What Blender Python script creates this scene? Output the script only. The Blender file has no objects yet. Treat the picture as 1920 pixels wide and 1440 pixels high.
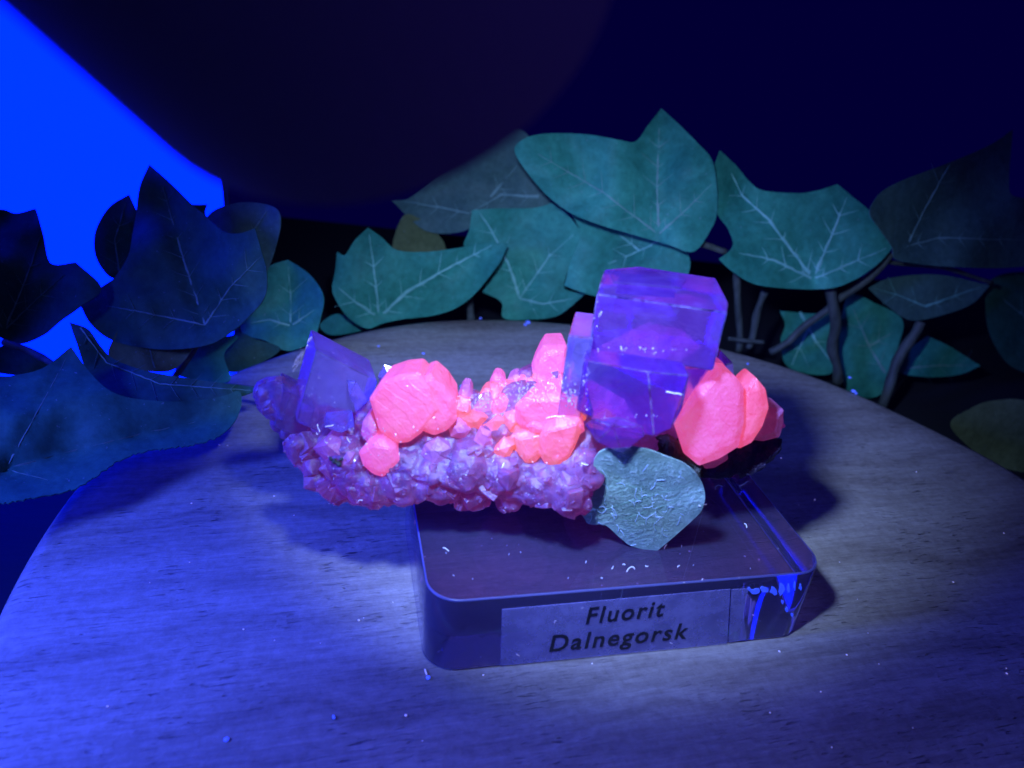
import bpy, bmesh, math, random
from mathutils import Vector, Matrix, noise
from mathutils.geometry import delaunay_2d_cdt, intersect_point_line

random.seed(11)
scene = bpy.context.scene
scene.unit_settings.system = 'METRIC'
scene.unit_settings.scale_length = 0.1          # one unit is one decimetre: a specimen about nine centimetres wide
col = scene.collection

# ------------------------------------------------------------------ camera
CAM = Vector((0.0783, -0.7716, 0.8729)); FPX = 1455.7
PITCH = math.radians(27.52); ROLL = math.radians(6.02)
FWD = Vector((0, math.cos(PITCH), -math.sin(PITCH)))
UP0 = Vector((0, math.sin(PITCH), math.cos(PITCH)))
RT0 = Vector((1, 0, 0))
cr, sr = math.cos(ROLL), math.sin(ROLL)
RT = RT0 * cr + UP0 * sr                          # camera axes with the roll of the hand
UP = UP0 * cr - RT0 * sr
cam_data = bpy.data.cameras.new('camera')
cam = bpy.data.objects.new('camera', cam_data); col.objects.link(cam)
cam.matrix_world = Matrix(((RT.x, UP.x, -FWD.x, CAM.x), (RT.y, UP.y, -FWD.y, CAM.y), (RT.z, UP.z, -FWD.z, CAM.z), (0, 0, 0, 1)))
cam_data.sensor_width = 36.0; cam_data.lens = 36.0 * FPX / 1920
cam_data.clip_start = 0.02; cam_data.clip_end = 100
cam_data.dof.use_dof = True; cam_data.dof.focus_distance = 1.28
scene.camera = cam
OPENING = 0.011                                   # lens opening in decimetres
cam_data.dof.aperture_fstop = cam_data.lens * 1e-3 / OPENING  # lens is in mm, scene units are taken as metres

# ------------------------------------------------------------------ world, lamps, exposure
world = bpy.data.worlds.new('World'); scene.world = world; world.use_nodes = True
bg = world.node_tree.nodes['Background']
bg.inputs[0].default_value = (0.02, 0.0, 1.0, 1); bg.inputs[1].default_value = 0.032
scene.view_settings.view_transform = 'Standard'; scene.view_settings.look = 'None'
scene.view_settings.exposure = 0.0; scene.view_settings.gamma = 1.0; scene.view_settings.use_curve_mapping = False
scene.cycles.use_denoising = True
scene.cycles.max_bounces = 8; scene.cycles.transmission_bounces = 8; scene.cycles.transparent_max_bounces = 8
scene.cycles.sample_clamp_indirect = 4.0

TORCH_C = Vector((-0.036, -0.270, 0.871))            # centre of the torch's rim
TORCH_AIM = Vector((0.17, 0.70, 0.10))
TORCH_W = 126.0
TORCH_COL = (0.29, 0.46, 1.0)
VIOLET_W = 11.5

def add_light(name, kind, loc, aim, energy, color, **kw):
    l = bpy.data.lights.new(name, kind); l.energy = energy; l.color = color
    for k, v in kw.items(): setattr(l, k, v)
    o = bpy.data.objects.new(name, l); col.objects.link(o); o.location = loc
    o.rotation_euler = (Vector(aim) - Vector(loc)).to_track_quat('-Z', 'Y').to_euler()
    return o

# ultraviolet lamp standing to the left of the camera: fills the left with blue violet
add_light('violet_fill', 'AREA', (-1.25, -0.40, 0.80), (-0.15, 0.12, 0.0), VIOLET_W, (0.04, 0.085, 1.0), shape='DISK', size=0.35, spread=math.radians(80))

# weak unseen fill light added behind the camera on the right to tint shadows violet
add_light('violet_fill', 'AREA', (0.9, -1.0, 1.3), (0.4, 0.4, 0.0), 2.8, (0.14, 0.10, 1.0), shape='DISK', size=0.6)

# ------------------------------------------------------------------ pixel to place
def ray(u, v):
    a, b = u - 960.0, v - 720.0
    return (FWD * FPX + RT * a - UP * b)
def PY(u, v, y):
    d = ray(u, v); return CAM + d * ((y - CAM.y) / d.y)
def PZ(u, v, z):
    d = ray(u, v); return CAM + d * ((z - CAM.z) / d.z)

# ------------------------------------------------------------------ helpers
def nvec(p):                                      # smooth vector noise, the same on every run
    return Vector((noise.noise(p), noise.noise(p + Vector((31.7, 12.3, 5.1))), noise.noise(p + Vector((7.9, 43.1, 22.6)))))
def link(name, me, mat=None, parent=None, smooth=False, label=None, kind=None):
    o = bpy.data.objects.new(name, me); col.objects.link(o)
    if mat is not None:
        idx = [p.material_index for p in me.polygons]; me.materials.clear(); me.materials.append(mat)
        for p, k in zip(me.polygons, idx): p.material_index = k
    if parent is not None: o.parent = parent
    if smooth:
        for p in me.polygons: p.use_smooth = True
    if label: o['label'] = label
    if kind: o['kind'] = kind
    return o
def bm_obj(name, bm, mat, parent=None, smooth=False, label=None, kind=None):
    bmesh.ops.recalc_face_normals(bm, faces=bm.faces[:])
    if name == 'vein':
        for f in bm.faces:
            if f.normal.dot(CAM - f.calc_center_median()) < 0: f.normal_flip()
    me = bpy.data.meshes.new(name); bm.to_mesh(me); bm.free()
    return link(name, me, mat, parent, smooth, label, kind)
def pydata(name, vs, fs, mat, parent=None, smooth=False, label=None, kind=None):
    me = bpy.data.meshes.new(name); me.from_pydata([tuple(v) for v in vs], [], fs); me.update()
    return link(name, me, mat, parent, smooth, label, kind)
def tag(o, label, cat, group=None):
    o['label'] = label; o['category'] = cat
    if group: o['group'] = group
    return o
def thing(name, label, cat, group=None):
    o = bpy.data.objects.new(name, None); col.objects.link(o); o.empty_display_size = 0.05
    return tag(o, label, cat, group)
def tube(bm, pts, rad, seg=6, caps=True):
    """a tube along pts; rad is a number or a list"""
    pts = [Vector(p) for p in pts]; n = len(pts)
    rs = rad if isinstance(rad, (list, tuple)) else [rad] * n
    prev = None; rings = []
    for i, p in enumerate(pts):
        t = (pts[min(i + 1, n - 1)] - pts[max(i - 1, 0)]).normalized()
        if prev is None:
            a = t.orthogonal().normalized()
        else:
            a = (prev - t * prev.dot(t))
            a = a.normalized() if a.length > 1e-6 else t.orthogonal().normalized()
        prev = a; b = t.cross(a)
        rings.append([bm.verts.new(p + (a * math.cos(2 * math.pi * k / seg) + b * math.sin(2 * math.pi * k / seg)) * rs[i]) for k in range(seg)])
    for i in range(n - 1):
        for k in range(seg):
            bm.faces.new((rings[i][k], rings[i][(k + 1) % seg], rings[i + 1][(k + 1) % seg], rings[i + 1][k]))
    if caps:
        bm.faces.new(rings[0][::-1]); bm.faces.new(rings[-1])
def lathe(bm, prof, seg=48):
    """profile of (r, z) pairs round the z axis"""
    rings = []
    for r, z in prof:
        if r < 1e-6: rings.append([bm.verts.new((0, 0, z))])
        else: rings.append([bm.verts.new((r * math.cos(2 * math.pi * k / seg), r * math.sin(2 * math.pi * k / seg), z)) for k in range(seg)])
    for A, B in zip(rings[:-1], rings[1:]):
        for k in range(seg):
            k2 = (k + 1) % seg
            if len(A) == 1: bm.faces.new((A[0], B[k], B[k2]))
            elif len(B) == 1: bm.faces.new((A[k], A[k2], B[0]))
            else: bm.faces.new((A[k], A[k2], B[k2], B[k]))

# ------------------------------------------------------------------ materials
class NT:
    def __init__(s, name):
        s.m = bpy.data.materials.new(name); s.m.use_nodes = True; s.t = s.m.node_tree
        s.p = s.t.nodes['Principled BSDF']; s.out = s.t.nodes['Material Output']
    def n(s, typ, **kw):
        x = s.t.nodes.new(typ)
        for k, v in kw.items(): setattr(x, k, v)
        return x
    def l(s, a, b): s.t.links.new(a, b)
    def set(s, **kw):
        for k, v in kw.items():
            k = k.replace('_', ' ')
            i = s.p.inputs[k]
            i.default_value = (*v, 1) if isinstance(v, tuple) and len(v) == 3 and i.type == 'RGBA' else v
        return s
    def noise(s, scale, detail=4, rough=.6, vec=None, dist=0):
        x = s.n('ShaderNodeTexNoise'); x.inputs['Scale'].default_value = scale; x.inputs['Detail'].default_value = detail
        x.inputs['Roughness'].default_value = rough; x.inputs['Distortion'].default_value = dist
        if vec is not None: s.l(vec, x.inputs['Vector'])
        return x.outputs['Fac']
    def coords(s, scale=(1, 1, 1), rot=(0, 0, 0)):
        c = s.n('ShaderNodeTexCoord'); m = s.n('ShaderNodeMapping')
        m.inputs['Scale'].default_value = scale; m.inputs['Rotation'].default_value = rot
        s.l(c.outputs['Object'], m.inputs['Vector']); return m.outputs['Vector']
    def ramp(s, fac, stops):
        r = s.n('ShaderNodeValToRGB'); e = r.color_ramp.elements
        while len(e) < len(stops): e.new(0.5)
        for el, (p, c) in zip(e, stops):
            el.position = p; el.color = (*c, 1) if isinstance(c, tuple) else (c, c, c, 1)
        s.l(fac, r.inputs['Fac']); return r.outputs['Color']
    def mix(s, fac, a, b, blend='MIX'):
        x = s.n('ShaderNodeMix', data_type='RGBA', blend_type=blend)
        for i, val in ((0, fac), (6, a), (7, b)):
            if hasattr(val, 'links'): s.l(val, x.inputs[i])
            else: x.inputs[i].default_value = (*val, 1) if isinstance(val, tuple) else val
        return x.outputs[2]
    def math(s, op, a, b=0.0):
        x = s.n('ShaderNodeMath', operation=op)
        for i, val in ((0, a), (1, b)):
            if hasattr(val, 'links'): s.l(val, x.inputs[i])
            else: x.inputs[i].default_value = val
        return x.outputs[0]
    def bump(s, h, strength=.3, dist=.01, normal=None):
        b = s.n('ShaderNodeBump'); b.inputs['Strength'].default_value = strength; b.inputs['Distance'].default_value = dist
        s.l(h, b.inputs['Height'])
        if normal is not None: s.l(normal, b.inputs['Normal'])
        s.l(b.outputs['Normal'], s.p.inputs['Normal']); return b.outputs['Normal']

# --- wood: a planed round board, grain along its length
w = NT('wood')
gv = w.coords((1, 1, 1), (0, 0, math.radians(-17)))
wig = w.noise(2.2, 3, .5, gv)
sep = w.n('ShaderNodeSeparateXYZ'); w.l(gv, sep.inputs[0])
cmb = w.n('ShaderNodeCombineXYZ')
w.l(w.math('MULTIPLY', sep.outputs[0], .55), cmb.inputs[0])
w.l(w.math('ADD', w.math('MULTIPLY', sep.outputs[1], 6.0), w.math('MULTIPLY', wig, 1.5)), cmb.inputs[1])
w.l(sep.outputs[2], cmb.inputs[2])
bands = w.noise(1.3, 6, .62, cmb.outputs[0])
mp2 = w.n('ShaderNodeMapping'); mp2.inputs['Scale'].default_value = (10, 150, 10); w.l(gv, mp2.inputs['Vector'])
fine = w.noise(1.0, 4, .7, mp2.outputs['Vector'])
mp3 = w.n('ShaderNodeMapping'); mp3.inputs['Scale'].default_value = (34, 230, 34); w.l(gv, mp3.inputs['Vector'])
pores = w.noise(1.0, 2, .5, mp3.outputs['Vector'], .6)
patch = w.noise(5.0, 3, .55, gv)
blotch = w.noise(55.0, 5, .75, gv)
c1 = w.ramp(bands, [(.30, (.19, .145, .115)), (.45, (.31, .255, .205)), (.56, (.39, .33, .27)), (.70, (.25, .20, .165))])
c2 = w.mix(.7, c1, w.ramp(fine, [(.3, .35), (.7, .75)]), 'SOFT_LIGHT')
c2b = w.mix(.6, c2, w.ramp(blotch, [(.32, .30), (.62, .68)]), 'SOFT_LIGHT')
pmask = w.math('MULTIPLY', w.ramp(pores, [(.60, 0.0), (.70, .85)]), w.ramp(patch, [(.44, 0.03), (.66, 1.0)]))
c3 = w.mix(pmask, c2b, (.045, .03, .03))
w.l(c3, w.p.inputs['Base Color'])
rgh = w.ramp(blotch, [(.3, .75), (.7, .48)]); w.l(rgh, w.p.inputs['Roughness'])
hgt = w.math('SUBTRACT', w.math('ADD', w.math('MULTIPLY', fine, .4), w.math('MULTIPLY', blotch, .5)), w.math('MULTIPLY', pmask, 1.2))
w.bump(hgt, .55, .006)
w.set(Specular_IOR_Level=.35)
M_WOOD = w.m

w = NT('dark_table'); w.set(Base_Color=(.012, .011, .014), Roughness=.8)
w.bump(w.noise(40, 4), .3, .01); M_TABLE = w.m

# --- leaf cloth
def leaf_mat(name, base, alt, vary=.5):
    w = NT(name); v = w.coords()
    n1 = w.noise(6, 6, .72, v, .5); n2 = w.noise(60, 4, .7, v)
    c = w.mix(w.ramp(n1, [(.35, 0.0), (.7, 1.0)]), base, alt)
    c = w.mix(.5, c, w.ramp(n2, [(.3, .25), (.7, .75)]), 'SOFT_LIGHT')
    dust = w.ramp(w.noise(140, 2, .5, v), [(.70, 0.0), (.76, 1.0)])
    c = w.mix(w.math('MULTIPLY', dust, .35), c, (.35, .45, .5))
    w.l(c, w.p.inputs['Base Color'])
    w.set(Roughness=.62, Specular_IOR_Level=.25)
    wv = w.n('ShaderNodeTexVoronoi'); wv.inputs['Scale'].default_value = 26; w.l(v, wv.inputs['Vector'])
    w.bump(w.math('ADD', w.math('MULTIPLY', n2, .5), wv.outputs['Distance']), .35, .004)
    tr = w.n('ShaderNodeBsdfTranslucent'); w.l(c, tr.inputs['Color'])
    ms = w.n('ShaderNodeMixShader'); ms.inputs[0].default_value = .12
    w.l(w.p.outputs[0], ms.inputs[1]); w.l(tr.outputs[0], ms.inputs[2]); w.l(ms.outputs[0], w.out.inputs['Surface'])
    return w.m
M_LEAF = leaf_mat('leaf_green', (.022, .19, .120), (.06, .35, .215))
M_LEAF_BLUE = leaf_mat('leaf_deep', (.018, .11, .09), (.045, .20, .14))
M_LEAF_DULL = leaf_mat('leaf_dull', (.06, .13, .11), (.09, .18, .13))
M_LEAF_OLIVE = leaf_mat('leaf_olive', (.11, .14, .05), (.15, .18, .07))
M_LEAF_DARK = leaf_mat('leaf_dark', (.022, .085, .055), (.04, .13, .08))
w = NT('leaf_vein'); v = w.coords(); n1 = w.noise(30, 4, .6, v)
w.l(w.ramp(n1, [(.3, (.12, .38, .28)), (.7, (.25, .55, .42))]), w.p.inputs['Base Color']); w.set(Roughness=.6); M_VEIN = w.m
w = NT('leaf_vein_dim'); v = w.coords(); n1 = w.noise(30, 4, .6, v)
w.l(w.ramp(n1, [(.3, (.12, .24, .19)), (.7, (.2, .36, .28))]), w.p.inputs['Base Color']); w.set(Roughness=.6); M_VEIN_DIM = w.m
w = NT('stem'); v = w.coords((1, 1, .3)); n1 = w.noise(40, 4, .6, v)
w.l(w.ramp(n1, [(.3, (.03, .035, .03)), (.7, (.09, .10, .085))]), w.p.inputs['Base Color']); w.bump(n1, .5, .006); w.set(Roughness=.7); M_STEM = w.m
# small dusty leaf on the block
w = NT('leaf_dusty'); v = w.coords(); n1 = w.noise(16, 5, .7, v); n2 = w.noise(120, 4, .75, v)
c = w.mix(w.ramp(n1, [(.35, 0.0), (.68, 1.0)]), (.16, .27, .22), (.29, .42, .36))
c = w.mix(w.math('MULTIPLY', w.ramp(n2, [(.52, 0.0), (.68, 1.0)]), .6), c, (.55, .68, .68))
w.l(c, w.p.inputs['Base Color']); w.bump(n2, .8, .006); w.set(Roughness=.8); M_LEAF_DUSTY = w.m

# --- minerals. Fluorite and calcite glow by themselves under ultraviolet light.
def calcite(name, glow, glow2, strength, base=(.26, .07, .13)):
    w = NT(name); v = w.coords(); n1 = w.noise(9, 4, .6, v, .5); n2 = w.noise(70, 4, .7, v)
    e = w.mix(w.ramp(n1, [(.34, 0.0), (.66, 1.0)]), glow, glow2)
    e = w.mix(.8, e, w.ramp(n2, [(.3, .30), (.7, .68)]), 'SOFT_LIGHT')
    zn = w.noise(14, 3, .5, v, 1.5); e = w.mix(.8, e, w.ramp(zn, [(.35, .32), (.65, .62)]), 'SOFT_LIGHT')
    w.l(e, w.p.inputs['Emission Color'])
    w.set(Emission_Strength=strength, Base_Color=base, Roughness=.38, IOR=1.56)
    wv = w.n('ShaderNodeTexWave'); wv.inputs['Scale'].default_value = 11; wv.inputs['Distortion'].default_value = 5; wv.inputs['Detail'].default_value = 3; w.l(w.coords((1, .6, 1), (.5, .7, .4)), wv.inputs['Vector'])
    w.bump(w.math('ADD', w.math('ADD', n2, w.math('MULTIPLY', n1, 2.0)), w.ramp(wv.outputs['Fac'], [(.45, 0.0), (.55, .35)])), .45, .010)
    return w.m
M_CAL_PINK = calcite('calcite_pink', (1.0, .11, .33), (1.0, .12, .24), .72)
M_CAL_ORANGE = calcite('calcite_orange', (1.0, .15, .15), (1.0, .20, .12), .72)
M_CAL_ROSE = calcite('calcite_rose', (1.0, .13, .50), (1.0, .12, .36), .68, (.22, .07, .15))
M_CAL_DIM = calcite('calcite_dim', (.6, .05, .22), (.5, .05, .2), .16, (.26, .10, .26))
M_CAL_MUTED = calcite('calcite_muted', (.9, .09, .30), (.8, .09, .28), .34, (.28, .10, .26))

def fluorite(name, tint, glow, strength, frost=.12, rough=.04, absorb=7.0):
    w = NT(name); v = w.coords(); n1 = w.noise(8, 4, .6, v, .8); n2 = w.noise(90, 3, .7, v); n3 = w.noise(22, 5, .75, v, 1.0)
    w.set(Base_Color=(.86, .80, 1.0), Transmission_Weight=1.0, IOR=1.434, Roughness=rough)
    w.l(w.ramp(n3, [(.4, rough), (.75, rough + .25)]), w.p.inputs['Roughness'])
    w.bump(w.math('ADD', w.math('MULTIPLY', n2, .5), n3), .22, .006)
    fr_ = w.n('ShaderNodeBsdfDiffuse'); fr_.inputs[0].default_value = (*tint, 1)
    ms = w.n('ShaderNodeMixShader'); w.l(w.ramp(n3, [(.30, frost * .3), (.62, frost), (.80, frost * 3.0)]), ms.inputs[0])
    w.l(w.p.outputs[0], ms.inputs[1]); w.l(fr_.outputs[0], ms.inputs[2]); w.l(ms.outputs[0], w.out.inputs['Surface'])
    va = w.n('ShaderNodeVolumeAbsorption'); va.inputs[0].default_value = (*tint, 1); va.inputs[1].default_value = absorb
    em = w.n('ShaderNodeEmission'); em.inputs[0].default_value = (*glow, 1); em.inputs[1].default_value = strength
    ad = w.n('ShaderNodeAddShader'); w.l(va.outputs[0], ad.inputs[0]); w.l(em.outputs[0], ad.inputs[1]); w.l(ad.outputs[0], w.out.inputs['Volume'])
    w.m.cycles.homogeneous_volume = True
    return w.m
M_FLUO = fluorite('fluorite_violet', (.40, .22, .95), (.26, .03, 1.0), 1.9, .06)
M_FLUO_DEEP = fluorite('fluorite_deep', (.26, .12, .95), (.15, .015, 1.0), 2.8, .06)
M_FLUO_PALE = fluorite('fluorite_pale', (.36, .28, .92), (.22, .07, 1.0), 1.8, .14, .08)

# --- crust (matrix): grainy mixture of quartz, fluorite and calcite grains; colour by place in the stone
w = NT('crust'); v = w.coords()
cc = w.n('ShaderNodeNewGeometry'); sep = w.n('ShaderNodeSeparateXYZ'); w.l(cc.outputs['Position'], sep.inputs[0]); v = cc.outputs['Position']
n0 = w.noise(6, 4, .6, v, .6); n1 = w.noise(26, 5, .7, v, .4); n2 = w.noise(130, 4, .75, v)
vor = w.n('ShaderNodeTexVoronoi'); vor.inputs['Scale'].default_value = 34; w.l(v, vor.inputs['Vector'])
b1 = w.mix(w.ramp(n1, [(.35, 0.0), (.65, 1.0)]), (.065, .026, .10), (.15, .068, .17))
b1 = w.mix(w.math('MULTIPLY', w.ramp(n2, [(.55, 0.0), (.72, 1.0)]), .3), b1, (.32, .25, .42))
b1 = w.mix(w.math('MULTIPLY', w.ramp(n0, [(.60, 0.0), (.74, 1.0)]), .5), b1, (.22, .15, .26))
w.l(b1, w.p.inputs['Base Color'])
# calcite rich seam in the middle of the stone
def gauss(axis, centre, width):
    d = w.math('DIVIDE', w.math('SUBTRACT', sep.outputs[axis], centre), width)
    return w.math('POWER', 2.7183, w.math('MULTIPLY', w.math('MULTIPLY', d, d), -1.0))
seam = w.math('MULTIPLY', gauss(0, .085, .075), gauss(2, .345, .045))
seam = w.math('MULTIPLY', seam, w.ramp(n1, [(.25, .35), (.6, 1.0)]))
e1 = w.mix(w.ramp(n1, [(.3, 0.0), (.7, 1.0)]), (.07, .010, .17), (.24, .022, .22))
e2 = w.mix(seam, e1, (1.0, .17, .15))
blue_end = w.math('MULTIPLY', w.ramp(w.math('ADD', w.math('MULTIPLY', sep.outputs[0], -1.0), w.math('MULTIPLY', n0, .1)), [(.20, 0.0), (.30, 1.0)]), .85)
e2 = w.mix(blue_end, e2, (.02, .012, .22))
w.l(e2, w.p.inputs['Emission Color']); w.set(Emission_Strength=.42, Roughness=.3, Subsurface_Weight=.8, Subsurface_Scale=.06)
w.bump(w.math('ADD', w.math('MULTIPLY', vor.outputs['Distance'], .6), w.math('ADD', n2, n1)), .3, .010)
M_CRUST = w.m
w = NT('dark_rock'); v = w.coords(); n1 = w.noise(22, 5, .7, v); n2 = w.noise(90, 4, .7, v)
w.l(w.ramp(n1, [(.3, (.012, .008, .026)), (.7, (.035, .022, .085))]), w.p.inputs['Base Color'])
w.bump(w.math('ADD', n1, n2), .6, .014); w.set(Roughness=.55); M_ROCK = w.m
w = NT('black_rock'); v = w.coords(); n2 = w.noise(90, 4, .7, v)
w.l(w.ramp(n2, [(.3, (.012, .013, .012)), (.75, (.06, .065, .055))]), w.p.inputs['Base Color']); w.bump(n2, .8, .01); w.set(Roughness=.5); M_BLACK = w.m
w = NT('frosted_edge'); v = w.coords(); w.set(Base_Color=(.30, .22, .62), Roughness=.5)
gl = w.n('ShaderNodeBsdfGlass'); gl.inputs['Color'].default_value = (.8, .7, 1, 1); gl.inputs['Roughness'].default_value = .15; gl.inputs['IOR'].default_value = 1.434
ms = w.n('ShaderNodeMixShader'); w.l(w.ramp(w.noise(45, 4, .7, v), [(.42, .02), (.75, .45)]), ms.inputs[0]); w.l(gl.outputs[0], ms.inputs[1]); w.l(w.p.outputs[0], ms.inputs[2]); w.l(ms.outputs[0], w.out.inputs['Surface']); M_EDGE = w.m
w = NT('veil'); v = w.coords(); w.l(w.ramp(w.noise(30, 4, .7, v), [(.35, (.45, .12, .6)), (.7, (.8, .3, .75))]), w.p.inputs['Base Color']); w.set(Roughness=.4, Emission_Color=(.6, .04, .5), Emission_Strength=.3)
tp = w.n('ShaderNodeBsdfTransparent'); ms = w.n('ShaderNodeMixShader'); w.l(w.ramp(w.noise(18, 5, .7, v, 1.0), [(.38, .05), (.7, .6)]), ms.inputs[0])
w.l(tp.outputs[0], ms.inputs[1]); w.l(w.p.outputs[0], ms.inputs[2]); w.l(ms.outputs[0], w.out.inputs['Surface']); M_VEIL = w.m
w = NT('sugar_quartz'); w.set(Base_Color=(.55, .48, .65), Roughness=.12, Transmission_Weight=.25, IOR=1.54); M_SUGAR = w.m

# --- acrylic block, tape, print, lint
w = NT('acrylic'); v = w.coords(); n2 = w.noise(9, 4, .7, v)
w.set(Base_Color=(.72, .43, .64), Transmission_Weight=1.0, IOR=1.49, Roughness=.03)
w.l(w.ramp(w.noise(60, 4, .7, v), [(.45, .02), (.8, .12)]), w.p.inputs['Roughness'])
df = w.n('ShaderNodeBsdfDiffuse'); df.inputs[0].default_value = (.34, .30, .62, 1)
ms = w.n('ShaderNodeMixShader'); ms.inputs[0].default_value = .07
w.l(w.p.outputs[0], ms.inputs[1]); w.l(df.outputs[0], ms.inputs[2]); w.l(ms.outputs[0], w.out.inputs['Surface'])
M_ACRYL = w.m
w = NT('clear_tape'); v = w.coords(); n2 = w.noise(22, 5, .7, v)
w.l(w.ramp(n2, [(.3, (.28, .25, .60)), (.7, (.42, .38, .80))]), w.p.inputs['Base Color']); w.set(Roughness=.3)
tp = w.n('ShaderNodeBsdfTransparent'); ms = w.n('ShaderNodeMixShader')
w.l(w.ramp(n2, [(.3, .30), (.75, .52)]), ms.inputs[0]); w.l(tp.outputs[0], ms.inputs[1]); w.l(w.p.outputs[0], ms.inputs[2]); w.l(ms.outputs[0], w.out.inputs['Surface'])
M_TAPE = w.m
w = NT('black_print'); v = w.coords(); w.l(w.ramp(w.noise(60, 3, .6, v), [(.3, (.004, .004, .012)), (.8, (.02, .02, .05))]), w.p.inputs['Base Color']); w.set(Roughness=.5); M_PRINT = w.m
w = NT('painted_blue_glint'); w.set(Base_Color=(.2, .25, .8), Roughness=.4, Emission_Color=(.0, .045, 1.0), Emission_Strength=.5); M_GLINT = w.m  # emission paints the blue reflection on the block's front
w = NT('lint'); w.set(Base_Color=(.5, .6, .75), Roughness=.9, Emission_Color=(.12, .30, 1.0), Emission_Strength=.3); M_LINT = w.m
w = NT('pale_lint'); w.set(Base_Color=(.8, .8, .85), Roughness=.9, Emission_Color=(.5, .45, .9), Emission_Strength=.3); M_LINT_PALE = w.m
w = NT('blue_fleck'); w.set(Base_Color=(.3, .35, .9), Roughness=.8, Emission_Color=(.03, .08, 1.0), Emission_Strength=.5); M_FLECK = w.m

# --- lamps
w = NT('torch_metal'); v = w.coords(); n2 = w.noise(200, 2, .5, v)
w.set(Base_Color=(.16, .12, .18), Metallic=.0, Roughness=.8, Specular_IOR_Level=.1); w.bump(n2, .1, .002); M_TORCH = w.m
w = NT('torch_glass'); w.set(Base_Color=(.8, .9, 1), Roughness=.1, Emission_Color=(.35, .55, 1.0), Emission_Strength=3.0); M_TGLASS = w.m
w = NT('lamp_diffuser'); w.set(Base_Color=(.01, .01, .02), Roughness=.8, Specular_IOR_Level=.1, Emission_Color=(0.0, .0075, 1.0), Emission_Strength=6.0); M_PANEL = w.m
w = NT('lamp_housing'); w.set(Base_Color=(.015, .015, .02), Roughness=.6); M_HOUSE = w.m

for m_ in (M_CRUST, M_FLUO, M_FLUO_DEEP, M_FLUO_PALE, M_LINT, M_LINT_PALE, M_FLECK, M_GLINT):
    m_.cycles.emission_sampling = 'NONE'           # faint and finely meshed: no need to aim rays at each face

# ================================================================== SETTING
bm = bmesh.new(); bmesh.ops.create_grid(bm, x_segments=8, y_segments=8, size=1.9)
o = bm_obj('table', bm, M_TABLE); o.scale = (2.4, 1, 1); o.location = (0, 1.0, -.26); o['kind'] = 'structure'

bm = bmesh.new()                                    # round wooden board, slightly uneven rim
SEG = 160; prof = [(.0, .0), (.5, .0), (.9, .0), (.968, -.001), (.985, -.006), (.996, -.018), (1.0, -.035), (1.0, -.19), (.985, -.215), (.9, -.22), (0, -.22)]
lathe(bm, prof, SEG)
for vtx in bm.verts:
    a = math.atan2(vtx.co.y, vtx.co.x); r = math.hypot(vtx.co.x, vtx.co.y)
    if r > .6:
        k = 1 + .012 * math.sin(3 * a + 1) + .006 * math.sin(7 * a) + .006 * noise.noise(Vector((math.cos(a) * 3, math.sin(a) * 3, 0)))
        vtx.co.x *= k; vtx.co.y *= k
board = bm_obj('wooden_board', bm, M_WOOD, smooth=True)
board.location = (.30, .355, 0); tag(board, 'round planed wooden board that carries the block and specimen', 'wooden board')

# ================================================================== ULTRAVIOLET LAMP PANEL (back left)
pan = thing('lamp_panel', 'bright glowing blue lamp panel behind the ivy at the left edge', 'lamp')
A = PY(419, 380, 1.08); panel_w, z0, z1 = 1.5, -.24, 1.35
pan.location = (A.x, A.y, z0); pan.rotation_euler = (0, 0, math.radians(20))
def box(bm, lo, hi, bev=0):
    r = bmesh.ops.create_cube(bm, size=1)
    for vtx in r['verts']:
        vtx.co = Vector([lo[i] + (vtx.co[i] + .5) * (hi[i] - lo[i]) for i in range(3)])
    if bev:
        bmesh.ops.bevel(bm, geom=list({e for vtx in r['verts'] for e in vtx.link_edges}), offset=bev, segments=2, affect='EDGES')
bm = bmesh.new(); box(bm, (-panel_w, .012, 0), (0.012, .11, z1 - z0), .01); bm_obj('housing', bm, M_HOUSE, pan)
bm = bmesh.new(); box(bm, (-panel_w + .012, -.012, .012), (0, .010, z1 - z0 - .012), .004); bm_obj('diffuser', bm, M_PANEL, pan)

# ================================================================== TORCH (hangs in from the top, near the camera, out of focus)
tor = thing('torch', 'dark torch held in from the top left, blurred, close to the camera', 'torch')
tor.location = TORCH_C
tor.rotation_euler = (TORCH_AIM - TORCH_C).to_track_quat('Z', 'Y').to_euler()
R = .151
bm = bmesh.new(); lathe(bm, [(R * .86, -.012), (R * .88, .0), (R * .97, .0), (R, -.006), (R, -.255), (R * .8, -.34), (0, -.34)], 64)
hd = bm_obj('torch_head', bm, M_TORCH, tor, smooth=False)
bm = bmesh.new(); lathe(bm, [(R * .78, -.33), (R * .78, -.5), (R * .75, -.51), (R * .75, -.53), (R * .78, -.54), (R * .78, -.95), (0, -.95)], 48); bm_obj('handle', bm, M_TORCH, tor)
bm = bmesh.new(); lathe(bm, [(0, -.010), (R * .85, -.010), (R * .85, -.02), (0, -.02)], 48); bm_obj('lens', bm, M_TGLASS, tor)
sl = bpy.data.lights.new('torch_beam', 'SPOT'); sl.energy = TORCH_W; sl.color = TORCH_COL
sl.spot_size = math.radians(76); sl.spot_blend = .85; sl.shadow_soft_size = .035
so = bpy.data.objects.new('torch_beam', sl); col.objects.link(so); so.parent = tor; so.location = (0, 0, .012)
so.location += Vector((tor.rotation_euler.to_matrix().transposed() @ Vector((.06, 0, 0)))[:]); so.location.z = .012; so.rotation_euler = (math.pi, 0, 0)

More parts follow.
